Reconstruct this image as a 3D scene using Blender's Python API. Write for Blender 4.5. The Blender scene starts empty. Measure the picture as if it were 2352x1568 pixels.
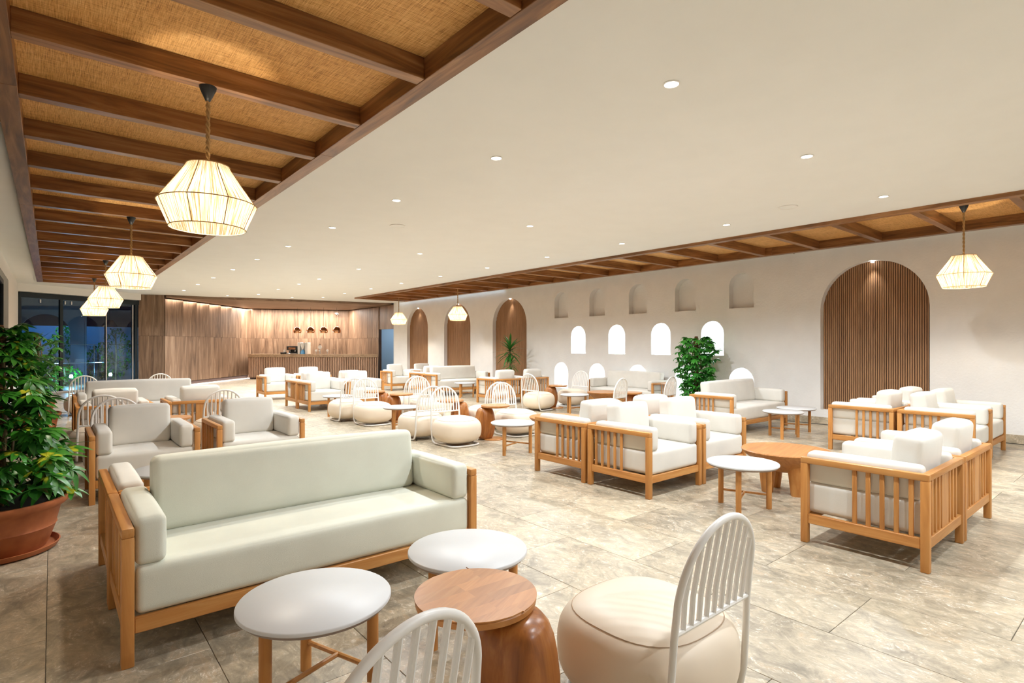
import bpy, bmesh, math, random
from mathutils import Vector, Matrix
random.seed(7)
PI = math.pi
SC = bpy.context.scene
COL = SC.collection

# ------------------------------------------------------------------ camera, world, exposure
cam_d = bpy.data.cameras.new('camera')
cam = bpy.data.objects.new('camera', cam_d); COL.objects.link(cam)
YAW = math.radians(39.686)
cam.location = (0, 0, 1.45); cam.rotation_euler = (PI/2, 0, -YAW)
cam_d.sensor_width = 36.0; cam_d.lens = 1275.0/2352.0*36.0; cam_d.shift_y = 11.0/2352.0
cam_d.clip_start = 0.05; cam_d.clip_end = 200
SC.camera = cam
w = bpy.data.worlds.new('night_sky'); SC.world = w; w.use_nodes = True
w.node_tree.nodes['Background'].inputs[0].default_value = (0.012, 0.03, 0.09, 1)
w.node_tree.nodes['Background'].inputs[1].default_value = 0.08
SC.view_settings.view_transform = 'Standard'; SC.view_settings.look = 'None'
SC.view_settings.exposure = 0.32; SC.view_settings.gamma = 1.0; SC.view_settings.use_curve_mapping = False
try:
    SC.cycles.max_bounces = 6; SC.cycles.diffuse_bounces = 5; SC.cycles.glossy_bounces = 2; SC.cycles.transmission_bounces = 4
    SC.cycles.use_adaptive_sampling = True; SC.cycles.adaptive_threshold = 0.11; SC.cycles.adaptive_min_samples = 16
    SC.cycles.transparent_max_bounces = 8; SC.cycles.sample_clamp_indirect = 6.0
    SC.cycles.use_denoising = True
    SC.cycles.caustics_reflective = False; SC.cycles.caustics_refractive = False
except Exception: pass
SPOT_W, SHADE_W, NICHE_W = 145.0, 60.0, 4.0
CEIL, PANEL = 3.28, 3.23
WALLX, LEFTX, BACKY = 11.08, -0.75, -4.0

def W(px, py, z=0.0):                       # pixel of the 2352x1568 frame -> world point at height z (layout measurements)
    s, c = math.sin(YAW), math.cos(YAW)
    d = 1275.0*(1.45-z)/(py-795.0); l = (px-1176.0)/1275.0*d
    return Vector((d*s+l*c, d*c-l*s, z))

# ------------------------------------------------------------------ materials
def newmat(name):
    m = bpy.data.materials.new(name); m.use_nodes = True
    nt = m.node_tree; b = nt.nodes['Principled BSDF']
    return m, nt, b
def N(nt, t, **kw):
    n = nt.nodes.new(t)
    for k, v in kw.items():
        if k in n.inputs: n.inputs[k].default_value = v
        else: setattr(n, k, v)
    return n
def ramp(nt, fac, stops):
    r = N(nt, 'ShaderNodeValToRGB'); e = r.color_ramp.elements
    while len(e) < len(stops): e.new(0.5)
    for el, (p, c) in zip(e, stops): el.position = p; el.color = (*c, 1)
    nt.links.new(fac, r.inputs[0]); return r.outputs[0]
def coords(nt, kind, scale):
    if kind == 'World': src = N(nt, 'ShaderNodeNewGeometry').outputs['Position']
    else: src = N(nt, 'ShaderNodeTexCoord').outputs[kind]
    mp = N(nt, 'ShaderNodeMapping'); mp.inputs['Scale'].default_value = scale
    nt.links.new(src, mp.inputs['Vector']); return mp.outputs[0]
def noise(nt, vec, scale, detail=4, rough=0.55, dist=0.0):
    n = N(nt, 'ShaderNodeTexNoise'); n.inputs['Scale'].default_value = scale
    n.inputs['Detail'].default_value = detail; n.inputs['Roughness'].default_value = rough
    n.inputs['Distortion'].default_value = dist
    nt.links.new(vec, n.inputs['Vector']); return n.outputs['Fac']
def bump(nt, b, h, strength, dist=0.01):
    n = N(nt, 'ShaderNodeBump'); n.inputs['Strength'].default_value = strength; n.inputs['Distance'].default_value = dist
    nt.links.new(h, n.inputs['Height']); nt.links.new(n.outputs[0], b.inputs['Normal'])
def plain(name, col, rough=0.5, metal=0.0, spec=0.5):
    m, nt, b = newmat(name)
    b.inputs['Base Color'].default_value = (*col, 1); b.inputs['Roughness'].default_value = rough
    b.inputs['Metallic'].default_value = metal; b.inputs['Specular IOR Level'].default_value = spec
    return m
def rnd_offset(nt, vec, amount=20.0):
    oi = N(nt, 'ShaderNodeObjectInfo'); mul = N(nt, 'ShaderNodeMath', operation='MULTIPLY'); mul.inputs[1].default_value = amount
    nt.links.new(oi.outputs['Random'], mul.inputs[0])
    add = N(nt, 'ShaderNodeVectorMath', operation='ADD')
    nt.links.new(vec, add.inputs[0]); nt.links.new(mul.outputs[0], add.inputs[1]); return add.outputs[0], oi.outputs['Random']
def wood(name, axis, cols, kind='Object', rough=0.42, sc=1.0, spec=0.4, tone=0.25):
    m, nt, b = newmat(name)
    s = [16*sc, 16*sc, 16*sc]; s['xyz'.index(axis)] = 1.3*sc
    v = coords(nt, kind, s); v, rnd = rnd_offset(nt, v)
    f = noise(nt, v, 1.0, 7, 0.6, 1.2)
    c = ramp(nt, f, [(0.25, cols[0]), (0.5, cols[1]), (0.75, cols[2])])
    hsv = N(nt, 'ShaderNodeHueSaturation'); mr = N(nt, 'ShaderNodeMapRange')
    mr.inputs[3].default_value = 1-tone; mr.inputs[4].default_value = 1+tone
    nt.links.new(rnd, mr.inputs[0]); nt.links.new(mr.outputs[0], hsv.inputs['Value']); nt.links.new(c, hsv.inputs['Color'])
    nt.links.new(hsv.outputs[0], b.inputs['Base Color'])
    b.inputs['Roughness'].default_value = rough; b.inputs['Specular IOR Level'].default_value = spec
    bump(nt, b, f, 0.08, 0.004); return m
HON = [(0.40, 0.155, 0.038), (0.53, 0.235, 0.064), (0.62, 0.32, 0.105)]
HONEY = {a: wood('honey_wood_'+a, a, HON, tone=0.10) for a in 'xyz'}
TRK = [(0.15, 0.042, 0.009), (0.34, 0.115, 0.025), (0.50, 0.215, 0.06)]
TRUNK = wood('carved_wood', 'z', TRK, rough=0.3, sc=0.75, tone=0.15)
TOPW = wood('butcher_wood', 'x', [(0.35, 0.135, 0.035), (0.48, 0.205, 0.06), (0.58, 0.285, 0.10)], rough=0.35, tone=0.06)
WAL = [(0.075, 0.028, 0.009), (0.25, 0.108, 0.036), (0.44, 0.225, 0.095)]
BEAM = {a: wood('walnut_beam_'+a, a, WAL, rough=0.34, sc=0.8, spec=0.5, tone=0.12) for a in 'xy'}
PAN = [(0.085, 0.050, 0.032), (0.235, 0.145, 0.092), (0.40, 0.275, 0.185)]
PANEL_W = wood('veneer_panel', 'z', PAN, rough=0.5, sc=0.45, tone=0.16)
SLATW = wood('slat_wood', 'z', [(0.26, 0.135, 0.066), (0.37, 0.20, 0.10), (0.46, 0.265, 0.14)], rough=0.5, sc=1.0, tone=0.05)
COUNTERW = wood('counter_wood', 'z', [(0.33, 0.19, 0.12), (0.45, 0.275, 0.18), (0.55, 0.36, 0.25)], rough=0.5, sc=1.0, tone=0.05)
SLATBACK = plain('slat_backing', (0.05, 0.022, 0.012), 0.8)

def m_plaster():
    m, nt, b = newmat('textured_plaster')
    v = coords(nt, 'World', (1, 1, 1)); f = noise(nt, v, 28, 5, 0.6); g = noise(nt, v, 3, 3)
    c = ramp(nt, g, [(0.3, (0.765, 0.755, 0.74)), (0.7, (0.805, 0.795, 0.78))]); nt.links.new(c, b.inputs['Base Color'])
    b.inputs['Roughness'].default_value = 0.85; b.inputs['Specular IOR Level'].default_value = 0.2
    bump(nt, b, f, 0.35, 0.012); return m
PLASTER = m_plaster()
def m_ceiling():
    m, nt, b = newmat('ceiling_paint')
    v = coords(nt, 'World', (1, 1, 1)); g = noise(nt, v, 2.5, 3)
    c = ramp(nt, g, [(0.3, (0.82, 0.82, 0.80)), (0.7, (0.84, 0.84, 0.82))]); nt.links.new(c, b.inputs['Base Color'])
    b.inputs['Roughness'].default_value = 0.9; b.inputs['Specular IOR Level'].default_value = 0.1; return m
CEILM = m_ceiling()
WHITEW = plain('white_paint', (0.80, 0.785, 0.76), 0.7, 0, 0.2)
def m_tile():
    m, nt, b = newmat('travertine_tile')
    v = coords(nt, 'World', (1.25, 0.80, 1)); v, rnd = rnd_offset(nt, v, 37.0)
    big = noise(nt, v, 1.9, 7, 0.66, 0.8); med = noise(nt, v, 6.5, 9, 0.72, 1.6); fine = noise(nt, v, 24, 9, 0.76, 1.6)
    base = ramp(nt, big, [(0.34, (0.20, 0.165, 0.115)), (0.45, (0.33, 0.275, 0.195)), (0.54, (0.46, 0.385, 0.275)), (0.66, (0.58, 0.48, 0.34))])
    warm = ramp(nt, med, [(0.36, (0.20, 0.175, 0.13)), (0.47, (0.38, 0.32, 0.232)), (0.56, (0.53, 0.435, 0.305)), (0.68, (0.66, 0.465, 0.285))])
    mix = N(nt, 'ShaderNodeMix', data_type='RGBA', blend_type='MIX'); mix.inputs[0].default_value = 0.5
    nt.links.new(base, mix.inputs[6]); nt.links.new(warm, mix.inputs[7])
    vein = ramp(nt, fine, [(0.50, (0, 0, 0)), (0.56, (0.2, 0.2, 0.2)), (0.62, (0.85, 0.85, 0.85))])
    mask = ramp(nt, med, [(0.46, (0, 0, 0)), (0.56, (1, 1, 1))])
    mm = N(nt, 'ShaderNodeMath', operation='MULTIPLY'); nt.links.new(vein, mm.inputs[0]); nt.links.new(mask, mm.inputs[1])
    mx2 = N(nt, 'ShaderNodeMix', data_type='RGBA'); nt.links.new(mm.outputs[0], mx2.inputs[0]); nt.links.new(mix.outputs[2], mx2.inputs[6]); mx2.inputs[7].default_value = (0.80, 0.75, 0.66, 1)
    dark = ramp(nt, fine, [(0.30, (0.40, 0.39, 0.37)), (0.42, (1, 1, 1))])
    mx3 = N(nt, 'ShaderNodeMix', data_type='RGBA', blend_type='MULTIPLY'); mx3.inputs[0].default_value = 0.75
    nt.links.new(mx2.outputs[2], mx3.inputs[6]); nt.links.new(dark, mx3.inputs[7])
    hsv = N(nt, 'ShaderNodeHueSaturation'); mr = N(nt, 'ShaderNodeMapRange'); mr.inputs[3].default_value = 0.9; mr.inputs[4].default_value = 1.1
    nt.links.new(rnd, mr.inputs[0]); nt.links.new(mr.outputs[0], hsv.inputs['Value']); nt.links.new(mx3.outputs[2], hsv.inputs['Color'])
    nt.links.new(hsv.outputs[0], b.inputs['Base Color'])
    b.inputs['Roughness'].default_value = 0.36; b.inputs['Specular IOR Level'].default_value = 0.45
    bump(nt, b, fine, 0.05, 0.003); return m
TILE = m_tile()
GROUT = plain('grout', (0.20, 0.18, 0.15), 0.85)
SKIRT = TILE
def m_rattan():
    m, nt, b = newmat('woven_rattan')
    v = coords(nt, 'World', (1, 1, 1))
    a = noise(nt, coords(nt, 'World', (240, 9, 1)), 1.0, 2); c2 = noise(nt, coords(nt, 'World', (9, 240, 1)), 1.0, 2)
    mn = N(nt, 'ShaderNodeMath', operation='ADD'); nt.links.new(a, mn.inputs[0]); nt.links.new(c2, mn.inputs[1])
    big = noise(nt, v, 1.2, 4)
    ad = N(nt, 'ShaderNodeMath', operation='MULTIPLY_ADD'); ad.inputs[1].default_value = 0.35; nt.links.new(big, ad.inputs[0]); nt.links.new(mn.outputs[0], ad.inputs[2])
    c = ramp(nt, ad.outputs[0], [(0.80/1.6, (0.26, 0.10, 0.02)), (1.12/1.6, (0.68, 0.35, 0.105)), (1.5/1.6, (0.90, 0.57, 0.235))])
    sc = N(nt, 'ShaderNodeMath', operation='DIVIDE'); sc.inputs[1].default_value = 1.6
    nt.links.new(ad.outputs[0], sc.inputs[0]); rl = c.node; nt.links.new(sc.outputs[0], rl.inputs[0])
    nt.links.new(c, b.inputs['Base Color']); b.inputs['Roughness'].default_value = 0.55; b.inputs['Specular IOR Level'].default_value = 0.35
    bump(nt, b, mn.outputs[0], 0.5, 0.006); return m
RATTAN = m_rattan()
def m_fabric(name, col):
    m, nt, b = newmat(name)
    v = coords(nt, 'Object', (1, 1, 1)); f = noise(nt, v, 420, 2); g = noise(nt, v, 3.0, 3)
    c = ramp(nt, g, [(0.3, tuple(x*0.94 for x in col)), (0.7, tuple(min(1, x*1.04) for x in col))])
    nt.links.new(c, b.inputs['Base Color']); b.inputs['Roughness'].default_value = 0.9; b.inputs['Specular IOR Level'].default_value = 0.15
    b.inputs['Sheen Weight'].default_value = 0.15
    mx = N(nt, 'ShaderNodeMath', operation='MULTIPLY_ADD'); mx.inputs[1].default_value = 2.5; nt.links.new(g, mx.inputs[0]); nt.links.new(f, mx.inputs[2])
    bump(nt, b, mx.outputs[0], 0.25, 0.004); return m
CREAM = m_fabric('cream_fabric', (0.70, 0.668, 0.61))
SAGE = m_fabric('sage_fabric', (0.705, 0.712, 0.618))
PIPE = m_fabric('sage_piping', (0.52, 0.53, 0.45))
LEATHER = plain('cream_leather', (0.78, 0.665, 0.53), 0.42, 0, 0.4)
SEAM = plain('seam_thread', (0.42, 0.30, 0.2), 0.7)
WMETAL = plain('white_coated_metal', (0.82, 0.80, 0.765), 0.35, 0, 0.5)
LAMIN = plain('white_table_top', (0.60, 0.60, 0.60), 0.42, 0, 0.5)
EDGE = plain('table_top_edge', (0.30, 0.235, 0.20), 0.5)
BLACK = plain('black_plastic', (0.012, 0.012, 0.012), 0.4)
DARKF = plain('dark_aluminium', (0.012, 0.02, 0.026), 0.35, 0.3)
STEEL = plain('brushed_steel', (0.6, 0.61, 0.63), 0.25, 1.0)
CHROME = plain('chrome', (0.8, 0.8, 0.8), 0.08, 1.0)
COPPER = plain('polished_copper', (0.62, 0.32, 0.17), 0.16, 1.0)
ROPE = plain('jute_rope', (0.42, 0.27, 0.12), 0.9)
SOIL = plain('potting_soil', (0.03, 0.02, 0.012), 0.95)
BARK = plain('plant_stem', (0.25, 0.17, 0.09), 0.85)
BLUEW = plain('corridor_paint', (0.42, 0.52, 0.60), 0.8)
def m_terra():
    m, nt, b = newmat('terracotta')
    f = noise(nt, coords(nt, 'Object', (1, 1, 1)), 9, 5)
    c = ramp(nt, f, [(0.3, (0.30, 0.078, 0.022)), (0.7, (0.42, 0.13, 0.04))]); nt.links.new(c, b.inputs['Base Color'])
    b.inputs['Roughness'].default_value = 0.6; return m
TERRA = m_terra()
def m_moss():
    m, nt, b = newmat('coir_pole')
    f = noise(nt, coords(nt, 'Object', (1, 1, 3)), 30, 5)
    c = ramp(nt, f, [(0.3, (0.05, 0.02, 0.008)), (0.7, (0.26, 0.12, 0.045))]); nt.links.new(c, b.inputs['Base Color'])
    b.inputs['Roughness'].default_value = 0.95; bump(nt, b, f, 0.9, 0.03); return m
COIR = m_moss()
def m_leaf(name, dark, light, var=None):
    m, nt, b = newmat(name)
    oi = N(nt, 'ShaderNodeObjectInfo'); f = noise(nt, coords(nt, 'Object', (1, 1, 1)), 14, 3)
    ad = N(nt, 'ShaderNodeMath', operation='MULTIPLY_ADD'); ad.inputs[1].default_value = 0.6; nt.links.new(oi.outputs['Random'], ad.inputs[0]); nt.links.new(f, ad.inputs[2])
    stops = [(0.3, dark), (0.85, light)]
    c = ramp(nt, ad.outputs[0], stops)
    if var:
        g = noise(nt, coords(nt, 'Object', (1, 1, 1)), 9, 2); k = N(nt, 'ShaderNodeMath', operation='MULTIPLY_ADD'); k.inputs[1].default_value = 0.30
        nt.links.new(oi.outputs['Random'], k.inputs[0]); nt.links.new(g, k.inputs[2])
        msk = ramp(nt, k.outputs[0], [(0.86, (0, 0, 0)), (0.90, (1, 1, 1))])
        mx = N(nt, 'ShaderNodeMix', data_type='RGBA'); nt.links.new(msk, mx.inputs[0]); nt.links.new(c, mx.inputs[6]); mx.inputs[7].default_value = (*var, 1); c = mx.outputs[2]
    nt.links.new(c, b.inputs['Base Color']); b.inputs['Roughness'].default_value = 0.32; b.inputs['Specular IOR Level'].default_value = 0.5
    return m
LEAF = m_leaf('variegated_leaf', (0.008, 0.060, 0.010), (0.04, 0.20, 0.018), (0.45, 0.47, 0.03))
LEAF2 = m_leaf('green_leaf', (0.012, 0.10, 0.014), (0.05, 0.27, 0.03))
LEAF3 = m_leaf('dracaena_leaf', (0.01, 0.085, 0.012), (0.045, 0.23, 0.03))
def m_emit(name, col, s):
    m, nt, b = newmat(name)
    b.inputs['Base Color'].default_value = (*col, 1); b.inputs['Emission Color'].default_value = (*col, 1); b.inputs['Emission Strength'].default_value = s
    return m
LAMPFACE = m_emit('lamp_lens', (1.0, 0.97, 0.92), 9.0)
BULB = m_emit('warm_bulb', (1.0, 0.86, 0.66), 12.0)
LEDC = m_emit('cool_led', (0.80, 0.95, 1.0), 6.0)
LEDW = m_emit('warm_led', (1.0, 0.88, 0.74), 6.0)
GLED = m_emit('garden_led', (0.55, 0.9, 1.0), 30.0)
def m_shade():
    m, nt, b = newmat('raffia_shade')
    nt.nodes.remove(b); out = nt.nodes['Material Output']
    v = coords(nt, 'Object', (1, 1, 1)); tc = N(nt, 'ShaderNodeTexCoord')
    sx = N(nt, 'ShaderNodeSeparateXYZ'); nt.links.new(tc.outputs['Object'], sx.inputs[0])
    at = N(nt, 'ShaderNodeMath', operation='ARCTAN2'); nt.links.new(sx.outputs[1], at.inputs[0]); nt.links.new(sx.outputs[0], at.inputs[1])
    cb = N(nt, 'ShaderNodeCombineXYZ'); nt.links.new(at.outputs[0], cb.inputs[0]); nt.links.new(sx.outputs[2], cb.inputs[2])
    mp = N(nt, 'ShaderNodeMapping'); mp.inputs['Scale'].default_value = (26, 1, 3.0); nt.links.new(cb.outputs[0], mp.inputs[0])
    f = noise(nt, mp.outputs[0], 1.0, 5, 0.65)
    c = ramp(nt, f, [(0.34, (0.045, 0.022, 0.007)), (0.46, (0.16, 0.105, 0.055)), (0.60, (0.38, 0.32, 0.235))])
    t = N(nt, 'ShaderNodeBsdfTranslucent'); d = N(nt, 'ShaderNodeBsdfDiffuse'); mx = N(nt, 'ShaderNodeMixShader'); mx.inputs[0].default_value = 0.35
    nt.links.new(c, t.inputs[0]); nt.links.new(c, d.inputs[0]); nt.links.new(t.outputs[0], mx.inputs[1]); nt.links.new(d.outputs[0], mx.inputs[2])
    nt.links.new(mx.outputs[0], out.inputs[0]); return m
SHADE = m_shade()
def m_glass():
    m, nt, b = newmat('window_glass'); nt.nodes.remove(b); out = nt.nodes['Material Output']
    fr = N(nt, 'ShaderNodeFresnel'); fr.inputs[0].default_value = 1.45
    t = N(nt, 'ShaderNodeBsdfTransparent'); t.inputs[0].default_value = (0.80, 0.90, 0.95, 1)
    g = N(nt, 'ShaderNodeBsdfGlossy'); g.inputs['Roughness'].default_value = 0.01
    mx = N(nt, 'ShaderNodeMixShader'); nt.links.new(fr.outputs[0], mx.inputs[0]); nt.links.new(t.outputs[0], mx.inputs[1]); nt.links.new(g.outputs[0], mx.inputs[2])
    nt.links.new(mx.outputs[0], out.inputs[0]); return m
GLASS = m_glass()

# ------------------------------------------------------------------ mesh helpers
def finish(bm, name, smooth=True, ang=0.7):
    bmesh.ops.recalc_face_normals(bm, faces=bm.faces)
    me = bpy.data.meshes.new(name); bm.to_mesh(me); bm.free()
    if smooth:
        me.polygons.foreach_set('use_smooth', [True]*len(me.polygons))
        try: me.set_sharp_from_angle(angle=ang)
        except Exception: pass
    return me
def add_box(bm, lo, hi, bev=0.0, seg=2, M=None):
    r = bmesh.ops.create_cube(bm, size=1.0)
    vs = r['verts']
    for v in vs:
        v.co = Vector([(lo[i]+hi[i])/2 + v.co[i]*(hi[i]-lo[i]) for i in range(3)])
    if bev > 0:
        es = list({e for v in vs for e in v.link_edges})
        g = bmesh.ops.bevel(bm, geom=es, offset=bev, segments=seg, affect='EDGES', profile=0.5)
        vs = list({v for f in g['faces'] for v in f.verts} | {v for v in vs if v.is_valid})
    if M is not None:
        for v in vs: v.co = M @ v.co
    return vs
def box_mesh(name, lo, hi, bev=0.0, seg=2):
    bm = bmesh.new(); add_box(bm, lo, hi, bev, seg); return finish(bm, name, bev > 0)
def add_lathe(bm, prof, n=32, c=(0, 0, 0), fr=None):
    rings = []
    for r, z in prof:
        ring = []
        for i in range(n):
            a = 2*PI*i/n; k = fr(a, z) if fr else 1.0
            ring.append(bm.verts.new((c[0]+r*k*math.cos(a), c[1]+r*k*math.sin(a), c[2]+z)))
        rings.append(ring)
    for a, b in zip(rings, rings[1:]):
        for i in range(n): bm.faces.new((a[i], a[(i+1) % n], b[(i+1) % n], b[i]))
    if prof[0][0] > 1e-4: bm.faces.new(rings[0][::-1])
    if prof[-1][0] > 1e-4: bm.faces.new(rings[-1])
    return rings
def lathe_mesh(name, prof, n=32, ang=0.7, fr=None, caps=True):
    bm = bmesh.new(); add_lathe(bm, prof, n, fr=fr)
    if not caps:
        for f in [f for f in bm.faces if len(f.verts) > 4]: bm.faces.remove(f)
    return finish(bm, name, True, ang)
def add_tube(bm, pts, r, n=8, closed=False):
    pts = [Vector(p) for p in pts]; m = len(pts); rings = []; prev = None
    for i, p in enumerate(pts):
        if closed: t = pts[(i+1) % m]-pts[i-1]
        else: t = pts[min(i+1, m-1)]-pts[max(i-1, 0)]
        t.normalize()
        if prev is None:
            up = Vector((0, 0, 1)) if abs(t.z) < 0.9 else Vector((1, 0, 0))
            u = t.cross(up).normalized()
        else: u = (prev - t*prev.dot(t)).normalized()
        prev = u; v = t.cross(u)
        rr = r[i] if isinstance(r, (list, tuple)) else r
        rings.append([bm.verts.new(p + (u*math.cos(2*PI*k/n)+v*math.sin(2*PI*k/n))*rr) for k in range(n)])
    rng = range(m if closed else m-1)
    for i in rng:
        a, b = rings[i], rings[(i+1) % m]
        for k in range(n): bm.faces.new((a[k], a[(k+1) % n], b[(k+1) % n], b[k]))
    if not closed: bm.faces.new(rings[0][::-1]); bm.faces.new(rings[-1])
def tube_mesh(name, pts, r, n=8, closed=False):
    bm = bmesh.new(); add_tube(bm, pts, r, n, closed); return finish(bm, name)
def cushion_mesh(name, size, r=0.05, puff=(0.0, 0.0, 0.0), n=9, center=(0, 0, 0), tilt=0.0):
    hx, hy, hz = size[0]/2, size[1]/2, size[2]/2
    bm = bmesh.new(); key = {}
    # parameter values crowded at the edges
    def par(h):
        core = [-1+2*i/(n-1) for i in range(n)]
        inner = h-r
        pts = [-h, -h+r*0.12, -h+r*0.35, -h+r*0.65] + [c*inner for c in core] + [h-r*0.65, h-r*0.35, h-r*0.12, h]
        return pts
    P3 = [par(hx), par(hy), par(hz)]; H = (hx, hy, hz)
    def vert(p):
        k = tuple(round(c, 5) for c in p)
        if k in key: return key[k]
        q = Vector([max(-(H[i]-r), min(H[i]-r, p[i])) for i in range(3)]); dlt = Vector(p)-q
        if dlt.length > 1e-9: q2 = q + dlt.normalized()*r
        else: q2 = Vector(p)
        u = [p[i]/H[i] for i in range(3)]
        for i in range(3):
            j, k2 = (i+1) % 3, (i+2) % 3
            q2[i] += puff[i]*(u[i])*(1-u[j]**2)*(1-u[k2]**2)
        v = bm.verts.new(q2); key[k] = v; return v
    for ax in range(3):
        a, b = (ax+1) % 3, (ax+2) % 3
        for s in (-1, 1):
            A, B = P3[a], P3[b]
            for i in range(len(A)-1):
                for j in range(len(B)-1):
                    q = []
                    for (ii, jj) in ((i, j), (i+1, j), (i+1, j+1), (i, j+1)):
                        p = [0, 0, 0]; p[ax] = s*H[ax]; p[a] = A[ii]; p[b] = B[jj]; q.append(vert(p))
                    if len(set(q)) == 4:
                        try: bm.faces.new(q if s > 0 else q[::-1])
                        except ValueError: pass
    R = Matrix.Rotation(tilt, 4, 'X')
    for v in bm.verts: v.co = R @ v.co + Vector(center)
    return finish(bm, name, True, 3.0)

def link(name, me, mat, parent=None, loc=(0, 0, 0), rot=(0, 0, 0), label=None):
    if mat is not None and not me.materials: me.materials.append(mat)
    o = bpy.data.objects.new(name, me); COL.objects.link(o); o.location = loc; o.rotation_euler = rot
    if parent is not None: o.parent = parent
    if label: o['label'] = label
    return o
def tag(o, label, cat, group=None):
    o['label'] = label; o['category'] = cat
    if group: o['group'] = group
    return o
def thing(name, label, cat, loc=(0, 0, 0), rz=0.0, group=None):
    o = bpy.data.objects.new(name, None); COL.objects.link(o); o.location = loc; o.rotation_euler = (0, 0, rz)
    o.empty_display_size = 0.1
    return tag(o, label, cat, group)
def struct(name, me, mat, loc=(0, 0, 0), label=None):
    o = link(name, me, mat, None, loc); o['kind'] = 'structure'
    if label: o['label'] = label
    return o
def sempty(name, label=None, loc=(0, 0, 0)):
    o = bpy.data.objects.new(name, None); COL.objects.link(o); o['kind'] = 'structure'; o.location = loc
    if label: o['label'] = label
    return o
def spawn(proto, name, label, cat, loc, rz=0.0, group=None):
    root = thing(name, label, cat, loc, rz, group)
    for part in proto:
        pn, me, mat = part[:3]
        p = link(pn, me, mat, root)
        for sp in (part[3] if len(part) > 3 else []): link(sp[0], sp[1], sp[2], p)
    return root
def lamp(name, kind, loc, power, color, parent=None, **kw):
    l = bpy.data.lights.new(name, kind); l.energy = power; l.color = color
    for k, v in kw.items(): setattr(l, k, v)
    o = bpy.data.objects.new(name, l); COL.objects.link(o); o.location = loc
    if parent: o.parent = parent
    return o
WARM, NEUT, COOL = (1.0, 0.80, 0.55), (0.89, 0.955, 1.0), (0.72, 0.88, 1.0)

# ------------------------------------------------------------------ floor
fl = struct('floor', box_mesh('floor_slab', (LEFTX-0.2, BACKY, -0.1), (WALLX+2.5, 29.0, -0.006)), GROUT, label='stone tiled lobby floor with thin dark joints')
TW, TL, X0 = 0.61, 1.22, -0.02-2*0.61
tile_me = box_mesh('tile', (-TW/2+0.0014, -TL/2+0.0014, -0.02), (TW/2-0.0014, TL/2-0.0014, 0.0), 0.0015, 1)
tile_me.materials.append(TILE)
cand = []
s_, c_ = math.sin(YAW), math.cos(YAW)
for i in range(0, 22):
    for j in range(-4, 24):
        x = X0+TW*(i+0.5); y = (1.14 if i % 2 == 1 else 0.535)-TL*0.5+TL*j
        if x < LEFTX+0.1 or x > WALLX+0.0 or y > 27.6 or y < BACKY+0.3: continue
        d = x*s_+y*c_; l = x*c_-y*s_
        vis = d > 0.7 and abs(l) < 0.98*d+0.7
        cand.append((0 if vis else 1, d if vis else 99, x, y))
cand.sort()
for k, (nv, d, x, y) in enumerate(cand[:300]):
    link('tile', tile_me, TILE, fl, (x, y, 0))
bm = bmesh.new()
for nv, d, x, y in cand[300:]:
    add_box(bm, (x-TW/2+0.003, y-TL/2+0.003, -0.02), (x+TW/2-0.003, y+TL/2-0.003, 0.0))
for v in bm.verts: pass
t_ = link('far_tiles', finish(bm, 'far_tiles', False), TILE, fl); t_['kind'] = 'stuff'

# ------------------------------------------------------------------ ceiling
bm = bmesh.new()
PX0, PX1, PY1 = -0.31, 2.05, 20.2
RX0, RX1, RY1 = 8.75, 10.95, 19.8
for lo, hi in (((LEFTX-0.1, BACKY), (PX0, PY1)), ((PX1, BACKY), (RX0, 24.2)), ((RX1, BACKY), (WALLX+0.3, RY1)),
               ((LEFTX-0.1, PY1), (PX1, 24.2)), ((RX0, RY1), (WALLX+0.3, 24.2))):
    add_box(bm, (lo[0], lo[1], CEIL), (hi[0], hi[1], CEIL+0.12))
struct('ceiling', finish(bm, 'ceiling', False), CEILM, label='flat off-white painted ceiling')
def coffer(name, x0, x1, y1, label):
    root = sempty(name, label)
    fw = 0.13; zt = PANEL+0.15
    for xa, xb in ((x0, x0+fw), (x1-fw, x1)):
        for ya, yb in ((BACKY, 0.9), (0.9, 5.1), (5.1, 9.3), (9.3, 13.5), (13.5, 17.2), (17.2, y1)):
            link('frame_rail', box_mesh('frame_rail', (xa, ya+0.0008, PANEL), (xb, yb-0.0008, zt+0.02), 0.003, 1), BEAM['y'], root)
    link('frame_rail', box_mesh('frame_rail', (x0+fw, y1-fw, PANEL), (x1-fw, y1, zt+0.02), 0.003, 1), BEAM['x'], root)
    bmme = box_mesh('beam', (x0+fw, -0.05, PANEL+0.004), (x1-fw, 0.05, zt), 0.003, 1)
    ys = [2.28+k for k in range(-6, 18) if 2.28+k < y1-0.5]
    for y in ys: link('beam', bmme, BEAM['x'], root, (0, y, 0))
    ed = [BACKY]+ys+[y1-0.05]
    for a, b in zip(ed, ed[1:]):
        link('rattan_panel', box_mesh('rattan_panel', (x0+0.02, a+0.002, zt), (x1-0.02, b-0.002, zt+0.02)), RATTAN, root)
    return root
coffer('trim_1', PX0, PX1, PY1, 'long coffered ceiling panel of walnut beams and woven rattan above the plants')
coffer('trim_2', RX0, RX1, RY1, 'narrow coffered rattan ceiling panel along the arched wall')

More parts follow.
